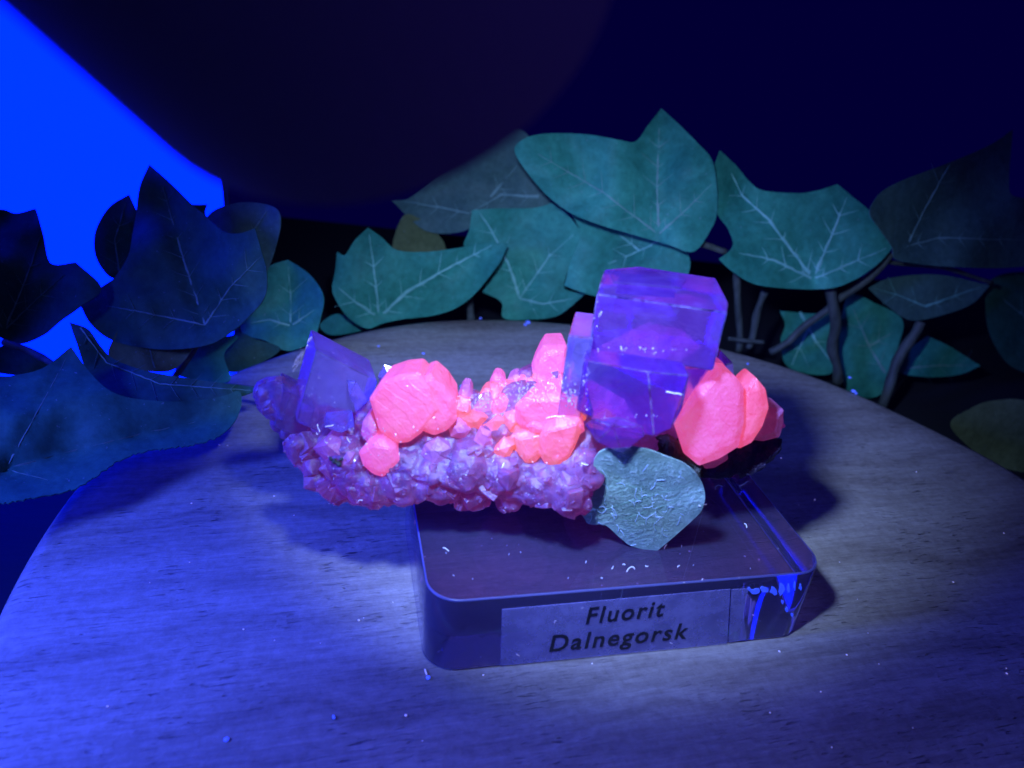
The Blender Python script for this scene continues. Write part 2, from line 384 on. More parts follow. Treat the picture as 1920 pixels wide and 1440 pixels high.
# ================================================================== ACRYLIC BLOCK
YAW = .2595; BW, BD, BH = .60, .36, .131
EX = Vector((math.cos(YAW), math.sin(YAW), 0)); EY = Vector((-math.sin(YAW), math.cos(YAW), 0))
blk = thing('acrylic_block', 'clear acrylic block with rounded corners and a printed tape label', 'display block')
blk.rotation_euler = (0, 0, YAW); blk.location = (0, 0, .002)
def rrect(w_, d_, r, n=8):
    out = []
    for cx, cy, a0 in ((w_ - r, r, -90), (w_ - r, d_ - r, 0), (r, d_ - r, 90), (r, r, 180)):
        for k in range(n + 1):
            a = math.radians(a0 + 90 * k / n); out.append((cx + r * math.cos(a), cy + r * math.sin(a)))
    return out
bm = bmesh.new(); loops = []
for inset, z in ((.0024, 0), (.0007, .0007), (0, .0024), (0, BH - .0024), (.0007, BH - .0007), (.0024, BH)):
    pts = rrect(BW - 2 * inset, BD - 2 * inset, .045 - inset * .5)
    loops.append([bm.verts.new((x + inset, y + inset, z)) for x, y in pts])
for a, b in zip(loops[:-1], loops[1:]):
    for k in range(len(a)): bm.faces.new((a[k], a[(k + 1) % len(a)], b[(k + 1) % len(b)], b[k]))
bm.faces.new(loops[0][::-1]); bm.faces.new(loops[-1])
body = bm_obj('block_body', bm, M_ACRYL, blk, smooth=True)
w = NT('ground_edge'); w.set(Base_Color=(.35, .34, .8), Roughness=.35, Transmission_Weight=.75, IOR=1.49); body.data.materials.append(w.m)
for p in body.data.polygons:
    zc = p.center.z
    if (zc < .0024 or zc > BH - .0024) and abs(p.normal.z) < .95: p.material_index = 1
for p in body.data.polygons:
    if len(p.vertices) > 4: p.use_smooth = False

def face_local(u, v):                             # pixel -> (s, z) on the block's front face
    d = ray(u, v); t = (-(CAM.dot(EY))) / d.dot(EY); q = CAM + d * t
    return q.dot(EX), q.z - .002
def sheet(name, pts, off, mat, parent, thick=.0012, **kw):
    bm = bmesh.new(); f = [bm.verts.new((s, -off, z)) for s, z in pts]; b = [bm.verts.new((s, -off + thick, z)) for s, z in pts]
    bm.faces.new(f); bm.faces.new(b[::-1])
    for k in range(len(f)): bm.faces.new((f[k], b[k], b[(k + 1) % len(f)], f[(k + 1) % len(f)]))
    return bm_obj(name, bm, mat, parent, **kw)
lab = sheet('tape_label', [face_local(*q) for q in ((941, 1141), (1368, 1103), (1362, 1205), (938, 1246))], .0022, M_TAPE, blk, label='clear tape label with black lettering')
sheet('tape_end', [face_local(*q) for q in ((1371, 1104), (1402, 1102), (1393, 1150), (1399, 1196), (1366, 1203))], .0020, M_TAPE, blk)
def lettering(text, u0, v0, u1, v1, cap_px):
    s0, z0_ = face_local(u0, v0); s1, z1_ = face_local(u1, v1)
    c = bpy.data.curves.new('lettering', 'FONT'); c.body = text; c.space_character = 1.18; c.extrude = .0; c.offset = .016; c.shear = .06
    t = bpy.data.objects.new('tmp', c); col.objects.link(t)
    bpy.context.view_layer.update()
    dg = bpy.context.evaluated_depsgraph_get()
    me = bpy.data.meshes.new_from_object(t.evaluated_get(dg)); bpy.data.objects.remove(t)
    xs = [q.co.x for q in me.vertices]; x0, x1 = min(xs), max(xs)
    cap = max(q.co.y for q in me.vertices)
    sa, za = face_local(u0, v0 - cap_px)
    k = (s1 - s0) / (x1 - x0); kz = (za - z0_) / cap
    for q in me.vertices:
        x, y = q.co.x, q.co.y
        q.co = Vector((s0 + (x - x0) * k, -.0029, z0_ + (z1_ - z0_) * (x - x0) / (x1 - x0) + y * kz))
    me.update()
    return link('lettering', me, M_PRINT, lab)
lettering('Fluorit', 1097, 1167, 1241, 1152, 30)
lettering('Dalnegorsk', 1029, 1219, 1285, 1194, 30)
# glowing blotches painted in for a blue reflection at the right end of the front
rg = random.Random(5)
glints = []
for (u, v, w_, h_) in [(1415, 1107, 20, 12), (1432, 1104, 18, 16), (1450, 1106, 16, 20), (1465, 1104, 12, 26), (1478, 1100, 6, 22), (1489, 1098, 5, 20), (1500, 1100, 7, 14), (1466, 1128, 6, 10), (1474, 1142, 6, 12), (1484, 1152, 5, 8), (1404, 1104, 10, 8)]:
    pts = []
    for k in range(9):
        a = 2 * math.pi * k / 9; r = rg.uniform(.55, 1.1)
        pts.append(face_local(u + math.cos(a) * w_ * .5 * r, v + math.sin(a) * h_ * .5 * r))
    glints.append(pts)
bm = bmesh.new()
for pts in glints:
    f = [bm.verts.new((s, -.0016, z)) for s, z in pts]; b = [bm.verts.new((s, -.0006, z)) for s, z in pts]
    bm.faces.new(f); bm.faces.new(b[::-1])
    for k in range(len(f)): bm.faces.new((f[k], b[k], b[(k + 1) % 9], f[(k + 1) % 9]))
bm_obj('blue_glint', bm, M_GLINT, blk, label='glowing blue smear of glue')

# ================================================================== SPECIMEN
NEAR = .855                                       # how near the stone stands, read off its shadows on the board
def sy(y): return CAM.y + (y - CAM.y) * NEAR
def sz(z): return CAM.z + (z - CAM.z) * NEAR
def SY(u, v, y): return PY(u, v, sy(y))
def SZ(u, v, z): return PZ(u, v, sz(z))
spec = thing('mineral_specimen', 'violet fluorite cubes and glowing pink calcite on a knobbly crust, on the acrylic block', 'mineral')

def hull_obj(name, pts, mat, bev=.003, label=None, smooth=False, kind=None, parent=spec):
    bm = bmesh.new()
    for p in pts: bm.verts.new(p)
    r = bmesh.ops.convex_hull(bm, input=bm.verts[:])
    junk = [g for g in r['geom_interior'] if isinstance(g, bmesh.types.BMVert)]
    if junk: bmesh.ops.delete(bm, geom=junk, context='VERTS')
    loose = [x for x in bm.verts if not x.link_faces]
    if loose: bmesh.ops.delete(bm, geom=loose, context='VERTS')
    bmesh.ops.dissolve_limit(bm, angle_limit=math.radians(4), verts=bm.verts[:], edges=bm.edges[:])
    if bev:
        bmesh.ops.bevel(bm, geom=bm.edges[:], offset=bev, segments=2, affect='EDGES', clamp_overlap=True, material=1 if name == 'fluorite_crystal' else -1)
    o = bm_obj(name, bm, mat, parent, smooth, label, kind)
    if name == 'fluorite_crystal':
        keep = [p.material_index for p in o.data.polygons]; o.data.materials.append(M_EDGE)
        for p, k in zip(o.data.polygons, keep): p.material_index = k
    return o

def plate(outer, y0, inner, front, back, mat, name='calcite_crystal', label=None, bev=.0012, shrink=.72):
    """crystal with a traced girdle: outer px outline at depth y0, a front facet nearer by `front`, a back facet"""
    pts = [SY(u, v, y0 + dy) for (u, v, *r) in outer for dy in [(r[0] if r else 0)]]
    rq = random.Random(int(outer[0][0] * 3 + outer[0][1]))
    pts += [SY(u, v, y0 - front * rq.uniform(.75, 1.15) + (r[0] if r else 0)) for (u, v, *r) in inner]
    cu = sum(q[0] for q in outer) / len(outer); cv = sum(q[1] for q in outer) / len(outer)
    c0 = SY(cu, cv, y0)
    for (u, v, *r) in outer:
        p = SY(u, v, y0); q = c0 + (p - c0) * shrink + Vector((0, back, 0)); pts.append(q)
    return hull_obj(name, pts, mat, bev, label)

def prism(top, zt, zb, mat, label=None, bev=.003, shift=(0, 0, 0), name='fluorite_crystal'):
    """upright block: px outline of the top facet on the level zt, pushed down to zb"""
    T = [SZ(u, v, zt) for u, v in top]
    B = [Vector((p.x, p.y, sz(zb))) + Vector(shift) for p in T]
    return hull_obj(name, T + B, mat, bev, label)

# --- crust: lumps welded together, then broken into facets
blobs = [  # u, v, y, radius in px
 (520, 748, .36, 40), (545, 800, .37, 36), (590, 780, .40, 56), (600, 850, .32, 46), (640, 815, .37, 60), (660, 880, .29, 62),
 (700, 905, .28, 54), (760, 880, .28, 62), (725, 790, .34, 60), (810, 820, .31, 60), (820, 890, .28, 62), (880, 870, .28, 58),
 (880, 790, .33, 50), (930, 800, .32, 62), (950, 890, .27, 52), (985, 770, .33, 62), (1010, 910, .26, 50), (1050, 850, .29, 52),
 (1060, 925, .25, 40), (1030, 800, .31, 62), (1100, 820, .31, 46), (1150, 805, .36, 40), (1090, 880, .27, 40), (1190, 800, .36, 70), (1250, 790, .39, 70),
 (1000, 735, .38, 46), (1050, 730, .38, 50), (940, 745, .37, 34), (1310, 800, .40, 60), (880, 910, .29, 40), (740, 925, .29, 34), (960, 930, .28, 28), (1080, 945, .25, 26),
 (1010, 905, .36, 52), (960, 890, .38, 60), (1092, 862, .30, 30), (1380, 800, .42, 50), (1430, 800, .43, 36), (640, 900, .30, 34), (680, 925, .29, 34), (570, 840, .31, 36),
]
bm = bmesh.new()
for (u, v, y, r) in blobs:
    c = SY(u, v, y); rad = r * (c - CAM).dot(FWD) / FPX
    s = bmesh.ops.create_icosphere(bm, subdivisions=3, radius=rad, matrix=Matrix.Translation(c) @ Matrix.Diagonal((1, .85, 1, 1)))
bmesh.ops.create_icosphere(bm, subdivisions=3, radius=.062, matrix=Matrix.Translation((.25, .30, .178)))   # the foot it stands on
me = bpy.data.meshes.new('crust'); bm.to_mesh(me); bm.free()
tmp = bpy.data.objects.new('tmp', me); col.objects.link(tmp)
md = tmp.modifiers.new('r', 'REMESH'); md.mode = 'VOXEL'; md.voxel_size = .0042
bpy.context.view_layer.update()
me2 = bpy.data.meshes.new_from_object(tmp.evaluated_get(bpy.context.evaluated_depsgraph_get()))
bpy.data.objects.remove(tmp); bpy.data.meshes.remove(me)
def facet(p, scale, seed):
    """offset of a point on a field of randomly tilted little planes"""
    d, pts = noise.voronoi(p * scale + Vector((seed, seed * .7, seed * 1.3)))
    s = pts[0]
    n = nvec(s * 7.31)
    n = n.normalized() if n.length > 1e-5 else Vector((0, 0, 1))
    off = (p * scale + Vector((seed, seed * .7, seed * 1.3)) - s).dot(n) / scale
    lift = noise.noise(s * 3.7) / scale
    edge = min(1.0, (d[1] - d[0]) * 5)
    return off, lift, edge
nor = [v.normal.copy() for v in me2.vertices]
for i, v in enumerate(me2.vertices):
    p = v.co.copy(); n = nor[i]
    q = p + nvec(p * 30) * .006
    o1, l1, e1 = facet(q, 15, 3.1); o2, l2, e2 = facet(q, 38, 9.2); o3, l3, e3 = facet(q, 85, 5.2)
    h = .20 * o1 + .14 * l1 + .14 * o2 + .10 * l2 - .0015 * (1 - e2) - .0025 * (1 - e1) + .08 * o3 + .04 * l3
    v.co = p + n * h
    if v.co.z < BH + .003: v.co.z = BH + .003
me2.update()
crust = link('crust', me2, M_CRUST, spec, smooth=True, label='knobbly violet crust, pink where calcite runs through it')

def rough_rock(name, blobs_, mat, amp, label=None, vox=.006):
    bm = bmesh.new()
    for (u, v, y, r) in blobs_:
        c = SY(u, v, y); rad = r * (c - CAM).dot(FWD) / FPX
        bmesh.ops.create_icosphere(bm, subdivisions=3, radius=rad, matrix=Matrix.Translation(c))
    me = bpy.data.meshes.new(name); bm.to_mesh(me); bm.free()
    t = bpy.data.objects.new('tmp', me); col.objects.link(t)
    md = t.modifiers.new('r', 'REMESH'); md.mode = 'VOXEL'; md.voxel_size = vox
    bpy.context.view_layer.update()
    m2 = bpy.data.meshes.new_from_object(t.evaluated_get(bpy.context.evaluated_depsgraph_get()))
    bpy.data.objects.remove(t); bpy.data.meshes.remove(me)
    ns = [v.normal.copy() for v in m2.vertices]
    for i, v in enumerate(m2.vertices):
        o1, l1, e1 = facet(v.co, 18, 2.1); o2, l2, e2 = facet(v.co, 42, 7.7)
        v.co = v.co + ns[i] * amp * (.5 * o1 + .3 * l1 + .5 * o2 + .3 * l2)
    m2.update()
    return link(name, m2, mat, spec, label=label, smooth=True)

# --- fluorite
prism([(1133, 505), (1197, 499), (1343, 521), (1366, 566), (1363, 586), (1244, 569), (1119, 551)],   .485, .392, M_FLUO, bev=.0018, label='large clear violet cube standing on top')
hull_obj('fluorite_crystal', [SZ(u, v, .402) for u, v in ((1098, 652), (1180, 663), (1281, 679), (1292, 704), (1215, 697), (1094, 675))] + [SY(*q) for q in ((1080, 768, .236), (1130, 792, .232), (1226, 818, .222), (1258, 804, .222), (1278, 768, .226), (1110, 790, .32), (1250, 800, .32), (1290, 730, .30))], M_FLUO_DEEP, .0012, 'deep violet cube in front of the large cube')
prism([(1142, 507), (1200, 503), (1276, 511), (1287, 524), (1276, 538), (1150, 527)], .4885, .4835, M_FLUO, bev=.0006, name='growth_step')
hull_obj('fracture_veil', [SY(u, v, y + d) for d in (0, .002) for (u, v, y) in ((1126, 642, .318), (1215, 592, .345), (1275, 600, .372), (1340, 655, .392), (1282, 668, .345))], M_VEIL, 0, 'pink violet fracture inside the large cube')
hull_obj('fracture_veil', [SY(u, v, y + d) for d in (0, .002) for (u, v, y) in ((1098, 700, .258), (1172, 742, .25), (1210, 812, .25), (1120, 790, .262))], M_VEIL, 0)
hull_obj('growth_zone', [SZ(u, v, z) for z in (.465, .41) for (u, v) in ((1160, 530), (1250, 540), (1262, 575), (1150, 568))], M_FLUO_DEEP, .001)
prism([(1079, 584), (1116, 588), (1112, 634), (1066, 629)], .425, .27, M_FLUO_PALE, bev=.0014, label='pale narrow slab at the side of the large cube')
hull_obj('fluorite_crystal', [SY(*q) for q in ((1112, 786, .225), (1160, 782, .215), (1205, 800, .212), (1208, 818, .218), (1166, 851, .222), (1118, 828, .228), (1096, 795, .24), (1150, 800, .205), (1120, 780, .32), (1230, 800, .32), (1170, 840, .30))], M_FLUO, .001, 'violet cube corner pointing down below the large cube')
hull_obj('fluorite_crystal', [SY(*q) for q in ((1280, 640, .40), (1350, 655, .41), (1374, 680, .42), (1378, 718, .41), (1340, 770, .36), (1275, 775, .30), (1275, 690, .30), (1340, 690, .33), (1300, 650, .48), (1372, 700, .48), (1290, 760, .46))], M_FLUO, .001, 'violet crystal behind the pale pink crystal')
# left cube, one corner up
b0 = SY(593, 657, .300); e_d = SY(708, 715, .350) - b0; e_c = SY(556, 792, .312) - b0; e_a = SY(583, 617, .375) - b0
hull_obj('fluorite_crystal', [b0 + e_d * i_ + e_c * j_ + e_a * k_ for i_ in (0, 1) for j_ in (0, 1) for k_ in (0, 1)], M_FLUO_PALE, .0012, 'blue violet cube with one corner up at the left end')
b1 = SY(540, 735, .325)
hull_obj('fluorite_crystal', [b1 + e_d * i_ * .42 + e_c * j_ * .55 + e_a * k_ * .8 for i_ in (-.15, 1) for j_ in (0, 1) for k_ in (0, 1)], M_FLUO_PALE, .001, 'small violet cube below the left cube')
hull_obj('fluorite_crystal', [SY(*q) for q in ((720, 683, .42), (765, 700, .42), (745, 730, .40), (708, 705, .41), (730, 690, .46), (760, 720, .46), (715, 730, .43))], M_FLUO_PALE, .0007)
hull_obj('fluorite_crystal', [SY(*q) for q in ((650, 712, .325), (668, 714, .325), (690, 752, .315), (668, 772, .305), (655, 740, .305), (660, 720, .36), (685, 765, .36))], M_FLUO_PALE, .0007)
hull_obj('fluorite_crystal', [SY(*q) for q in ((612, 772, .292), (660, 768, .292), (665, 800, .285), (640, 812, .28), (604, 800, .285), (620, 790, .33), (655, 795, .33))], M_FLUO_PALE, .0007)
hull_obj('fluorite_crystal', [SY(*q) for q in ((488, 720, .345), (522, 712, .345), (548, 730, .34), (530, 790, .325), (500, 775, .335), (514, 742, .325), (515, 745, .40))], M_FLUO_PALE, .0007)
hull_obj('fluorite_crystal', [SY(*q) for q in ((1092, 858, .252), (1112, 866, .25), (1112, 905, .24), (1098, 915, .24), (1078, 880, .25), (1095, 880, .235), (1100, 880, .29))], M_FLUO, .0007)

# --- calcite
plate([(692, 748), (713, 715), (752, 702), (786, 699), (812, 726), (826, 770), (790, 813), (768, 829), (746, 832), (711, 808)], .262,
      [(700, 750), (718, 722), (754, 710), (784, 708), (804, 732), (816, 770), (786, 806), (764, 821), (748, 824), (718, 803)], .010, .06, M_CAL_PINK, label='large many sided pink crystal', shrink=.85)
plate([(790, 706), (807, 700), (833, 722), (854, 754), (857, 788), (838, 808), (814, 817), (786, 806), (776, 760)], .266,
      [(800, 714), (814, 712), (842, 756), (845, 784), (832, 798), (812, 806), (795, 800), (790, 760)], .010, .055, M_CAL_PINK, label='pink crystal grown into the large one', shrink=.85)
plate([(680, 790), (694, 776), (706, 800), (705, 825), (688, 830), (676, 815)], .272, [(690, 800), (698, 812)], .008, .05, M_CAL_MUTED)
plate([(672, 848), (690, 826), (718, 822), (742, 840), (750, 862), (738, 882), (718, 895), (700, 890), (680, 872)], .248, [(680, 850), (698, 836), (730, 842), (738, 866), (716, 886), (690, 874)], .010, .045, M_CAL_ROSE, label='small rounded pink crystal below the large one')
rough_rock('calcite_mass', [(872, 785, .330, 30), (905, 795, .322, 34), (940, 792, .320, 38), (985, 772, .322, 44), (1030, 765, .320, 44), (1045, 815, .300, 44), (992, 832, .298, 36), (935, 825, .305, 30), (1000, 728, .37, 34), (1038, 722, .37, 30), (962, 735, .365, 24), (925, 755, .345, 24), (1062, 770, .31, 30)], M_CAL_ORANGE, .55, 'fused salmon calcite mass in the middle of the stone', vox=.004)
plate([(1005, 668), (1018, 648), (1062, 646), (1072, 680), (1062, 715), (1005, 712), (990, 700)], .385, [(1012, 680), (1024, 658), (1056, 658), (1056, 700), (1012, 702)], .014, .06, M_CAL_ROSE, label='pink crystal at the back beside the narrow slab')
plate([(918, 712), (926, 701), (940, 703), (950, 716), (948, 735), (930, 742), (919, 732)], .362, [(925, 712), (936, 710), (942, 728), (928, 734)], .008, .03, M_CAL_ROSE)
plate([(950, 712), (966, 702), (984, 708), (988, 726), (966, 738), (950, 730)], .366, [(958, 714), (972, 710), (978, 724), (962, 730)], .006, .03, M_CAL_MUTED)
plate([(896, 742), (908, 728), (928, 728), (936, 748), (924, 768), (902, 764)], .345, [(904, 744), (920, 736), (926, 752), (910, 760)], .007, .03, M_CAL_ORANGE)
plate([(965, 762), (990, 742), (1030, 736), (1066, 738), (1080, 756), (1078, 790), (1060, 806), (1010, 815), (985, 812), (966, 790)], .278,
      [(978, 770), (1000, 752), (1062, 752), (1068, 786), (1010, 805), (980, 798)], .014, .06, M_CAL_PINK, label='broad pink crystal in the middle, frosted on top')
plate([(1020, 800), (1050, 780), (1088, 782), (1094, 800), (1080, 835), (1066, 862), (1050, 874), (1022, 872), (1008, 848), (1010, 820)], .256,
      [(1024, 812), (1050, 796), (1080, 796), (1070, 846), (1048, 864), (1022, 852)], .012, .06, M_CAL_ORANGE, label='orange red crystal in the middle')
plate([(962, 815), (990, 808), (1014, 818), (1020, 850), (1004, 868), (985, 869), (970, 850)], .262, [(972, 824), (998, 820), (1008, 848), (990, 860)], .010, .05, M_CAL_ORANGE)
plate([(1000, 790), (1030, 800), (1020, 815), (995, 812), (985, 800)], .262, [(1000, 798), (1014, 806)], .006, .04, M_CAL_PINK)
for (u, v, y, s, m) in [(866, 764, .297, 26, M_CAL_ORANGE), (886, 790, .288, 30, M_CAL_ORANGE), (930, 806, .284, 34, M_CAL_ORANGE), (938, 772, .302, 30, M_CAL_PINK),
                        (956, 792, .288, 24, M_CAL_ORANGE), (908, 768, .306, 24, M_CAL_MUTED), (862, 806, .284, 26, M_CAL_MUTED), (905, 832, .274, 30, M_CAL_MUTED), (946, 842, .268, 26, M_CAL_ORANGE),
                        (1086, 802, .262, 16, M_CAL_PINK), (872, 744, .315, 16, M_CAL_MUTED), (955, 752, .32, 18, M_CAL_ROSE), (985, 735, .335, 24, M_CAL_ROSE), (1020, 725, .345, 26, M_CAL_ROSE), (1050, 728, .34, 20, M_CAL_ROSE),
                        (620, 846, .276, 34, M_CAL_DIM), (652, 872, .266, 26, M_CAL_DIM), (815, 856, .264, 40, M_CAL_DIM), (1136, 775, .262, 24, M_CAL_MUTED)]:
    rr = random.Random(u * 7 + v)
    n = rr.randint(5, 7); ph = rr.uniform(0, 6); sq = rr.uniform(.65, 1.0); an = rr.uniform(0, 3)
    def tilt(a, k):
        x, y_ = math.cos(a) * s * k, math.sin(a) * s * k * sq
        return (u + x * math.cos(an) - y_ * math.sin(an), v + x * math.sin(an) + y_ * math.cos(an))
    out = [tilt(ph + 2 * math.pi * (k + rr.uniform(-.25, .25)) / n, rr.uniform(.7, 1.1)) for k in range(n)]
    cx_, cy_ = u + rr.uniform(-.25, .25) * s, v + rr.uniform(-.3, .2) * s
    inn = [(cx_ + (a - cx_) * rr.uniform(.35, .6), cy_ + (b - cy_) * rr.uniform(.35, .6)) for a, b in out[::2]]
    plate(out, y, inn, .012, .04, m, bev=0)
plate([(1262, 792), (1282, 762), (1335, 702), (1350, 693), (1380, 706), (1395, 726), (1396, 790), (1385, 838), (1350, 860), (1310, 874), (1281, 850), (1283, 822)], .300,
      [(1274, 792), (1292, 766), (1340, 710), (1352, 703), (1376, 714), (1386, 732), (1384, 790), (1374, 830), (1346, 850), (1312, 862), (1292, 846), (1293, 820)], .010, .07, M_CAL_ROSE, label='pale pink crystal at the right', shrink=.8)
plate([(1392, 728), (1410, 712), (1418, 708), (1436, 730), (1442, 765), (1430, 800), (1410, 830), (1386, 842), (1372, 836), (1390, 790)], .318,
      [(1404, 730), (1424, 734), (1430, 764), (1412, 812), (1392, 826)], .010, .06, M_CAL_PINK, label='smaller pink crystal grown against the pale one')
plate([(1412, 790), (1440, 764), (1470, 768), (1468, 800), (1462, 820), (1430, 828), (1408, 825)], .372, [(1424, 792), (1444, 776), (1460, 780), (1454, 808), (1430, 816)], .012, .05, M_CAL_DIM, label='dull rose crystal behind the right pink crystals')
plate([(1310, 866), (1345, 858), (1364, 848), (1366, 862), (1340, 878), (1322, 880)], .325, [(1326, 868), (1350, 862)], .006, .03, M_CAL_DIM)

# --- dark rock to the right
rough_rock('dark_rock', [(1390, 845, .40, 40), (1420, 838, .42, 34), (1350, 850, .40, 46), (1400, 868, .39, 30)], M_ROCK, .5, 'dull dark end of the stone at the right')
rough_rock('black_rock', [(1230, 826, .325, 20), (1255, 838, .325, 24), (1280, 858, .33, 24), (1300, 872, .33, 18), (1275, 835, .34, 26)], M_BLACK, .8, 'black rock between the violet cube and pale pink crystal')
rough_rock('black_speck', [(627, 864, .256, 4), (635, 870, .255, 5), (640, 862, .256, 3), (620, 860, .257, 3)], M_BLACK, .12, vox=.0012)

# --- sugar frosting: tiny quartz crystals, too many to count
from mathutils.bvhtree import BVHTree
dg = bpy.context.evaluated_depsgraph_get(); bpy.context.view_layer.update()
TREES = []
for o in list(spec.children):
    TREES.append((o.name, BVHTree.FromPolygons([v.co for v in o.data.vertices], [p.vertices[:] for p in o.data.polygons])))
def first_hit(u, v, only=None):
    d = ray(u, v).normalized(); best = None
    for nm, t in TREES:
        if only and not nm.startswith(only): continue
        loc, n, i, dist = t.ray_cast(CAM, d)
        if loc is not None and (best is None or dist < best[2]): best = (loc, n, dist, nm)
    return best
rs = random.Random(3)
CUBE_F = [(0, 1, 3, 2), (4, 6, 7, 5), (0, 4, 5, 1), (2, 3, 7, 6), (0, 2, 6, 4), (1, 5, 7, 3)]
def druse(spots, name, mat, lo, hi, label=None):
    vs, fs = [], []
    for (cu, cv), (du, dv), n in spots:
        for _ in range(n):
            h = first_hit(rs.uniform(cu - du, cu + du), rs.uniform(cv - dv, cv + dv))
            if not h or not h[3].startswith('crust'): continue
            s_ = lo + (hi - lo) * rs.random() ** 2
            m_ = (h[1].to_track_quat('Z', 'Y').to_matrix() @ Matrix.Rotation(rs.uniform(0, 6), 3, 'Z') @ Matrix.Rotation(rs.uniform(-.9, .9), 3, 'X'))
            ax = (s_ * rs.uniform(.7, 1.2), s_ * rs.uniform(.6, 1), s_ * rs.uniform(.5, .9)); b = len(vs); tp = rs.uniform(.5, 1)
            for x in (-1, 1):
                for y in (-1, 1):
                    for z in (-1, 1):
                        k = tp if z > 0 else 1
                        vs.append(h[0] - h[1] * s_ * .45 + m_ @ Vector((x * ax[0] * k * rs.uniform(.85, 1.1), y * ax[1] * k * rs.uniform(.85, 1.1), z * ax[2])))
            fs += [tuple(b + q for q in f) for f in CUBE_F]
    return pydata(name, vs, fs, mat, spec, label=label, kind='stuff')
XT = []
for k in range(9):                                  # nine blocky crystal shapes shared by all grains of the crust
    rk = random.Random(100 + k); bm = bmesh.new()
    for x in (-1, 1):
        for y in (-1, 1):
            for z in (-1, 1):
                bm.verts.new((x * rk.uniform(.7, 1.1), y * rk.uniform(.6, 1.0), z * rk.uniform(.5, .9)))
    for _ in range(3 + k % 4):
        a = Vector((rk.gauss(0, 1), rk.gauss(0, 1), rk.gauss(0, 1))).normalized(); bm.verts.new(a * rk.uniform(.9, 1.25))
    rr_ = bmesh.ops.convex_hull(bm, input=bm.verts[:])
    lo = [x for x in bm.verts if not x.link_faces]
    if lo: bmesh.ops.delete(bm, geom=lo, context='VERTS')
    bmesh.ops.dissolve_limit(bm, angle_limit=math.radians(8), verts=bm.verts[:], edges=bm.edges[:])
    bmesh.ops.bevel(bm, geom=bm.edges[:], offset=.05, segments=1, affect='EDGES', clamp_overlap=True)
    bmesh.ops.recalc_face_normals(bm, faces=bm.faces[:])
    me = bpy.data.meshes.new('crust_crystal'); bm.to_mesh(me); bm.free(); me.materials.append(M_CRUST); XT.append(me)
placed = []
for (cu, cv), (du, dv), n, (a_, b_) in [((620, 850), (90, 80), 60, (10, 30)), ((790, 890), (130, 60), 80, (10, 34)), ((960, 900), (110, 55), 75, (10, 32)), ((1070, 890), (40, 70), 22, (12, 22)), ((520, 770), (30, 60), 16, (10, 22)), ((900, 800), (60, 60), 20, (10, 20))]:
    for _ in range(n):
        u, v = rs.uniform(cu - du, cu + du), rs.uniform(cv - dv, cv + dv)
        h = first_hit(u, v)
        if not h or not h[3].startswith('crust'): continue
        s_ = .72 * (a_ + (b_ - a_) * rs.random() ** 1.7) * (h[0] - CAM).dot(FWD) / FPX
        if any((h[0] - q).length < .55 * (s_ + t_) for q, t_ in placed): continue
        placed.append((h[0], s_))
        o = bpy.data.objects.new('crust_crystal', XT[rs.randrange(9)]); col.objects.link(o); o.parent = spec
        m_ = h[1].to_track_quat('Z', 'Y').to_matrix() @ Matrix.Rotation(rs.uniform(0, 6), 3, 'Z') @ Matrix.Rotation(rs.uniform(-.7, .7), 3, 'X')
        o.matrix_basis = Matrix.Translation(h[0] - h[1] * s_ * rs.uniform(.6, 1.0)) @ m_.to_4x4() @ Matrix.Diagonal((s_, s_, s_ * .9, 1))
druse([((640, 850), (110, 100), 90), ((800, 920), (150, 50), 150), ((960, 920), (130, 50), 140), ((1060, 900), (60, 80), 70), ((530, 780), (50, 70), 40)], 'crust_grains', M_CRUST, .0015, .005, 'small violet grains covering the crust')
bm = bmesh.new()
def bit(bm, c, s, n):
    q = n.to_track_quat('Z', 'Y').to_matrix().to_4x4() @ Matrix.Rotation(rs.uniform(0, 6), 4, 'Z') @ Matrix.Rotation(rs.uniform(-.6, .6), 4, 'X')
    mtx = Matrix.Translation(c) @ q @ Matrix.Diagonal((s, s * rs.uniform(.6, 1), s * rs.uniform(.8, 1.6), 1))
    bmesh.ops.create_cone(bm, cap_ends=True, segments=5, radius1=.6, radius2=.15, depth=1.2, matrix=mtx)
regions = [((1000, 740), (60, 18), 260), ((1050, 715), (30, 14), 90), ((890, 752), (30, 14), 130), ((930, 752), (34, 14), 120), ((985, 722), (40, 16), 120), ((1068, 745), (16, 20), 60), ((670, 815), (34, 24), 70), ((700, 800), (20, 18), 30),
           ((1190, 656), (80, 5), 40), ((1100, 720), (6, 50), 30), ((1120, 590), (5, 40), 22), ((880, 860), (120, 60), 120), ((650, 860), (90, 60), 90), ((1000, 920), (80, 40), 80), ((1180, 780), (60, 4), 12), ((590, 740), (60, 40), 30)]
for (cu, cv), (du, dv), n in regions:
    for _ in range(int(n * .6)):
        h = first_hit(rs.gauss(cu, du * .6), rs.gauss(cv, dv * .6))
        if h: bit(bm, h[0], rs.uniform(.0010, .0028), h[1])
bm_obj('sugar_crystals', bm, M_SUGAR, spec, label='sparkling frosting of tiny pale crystals', kind='stuff')

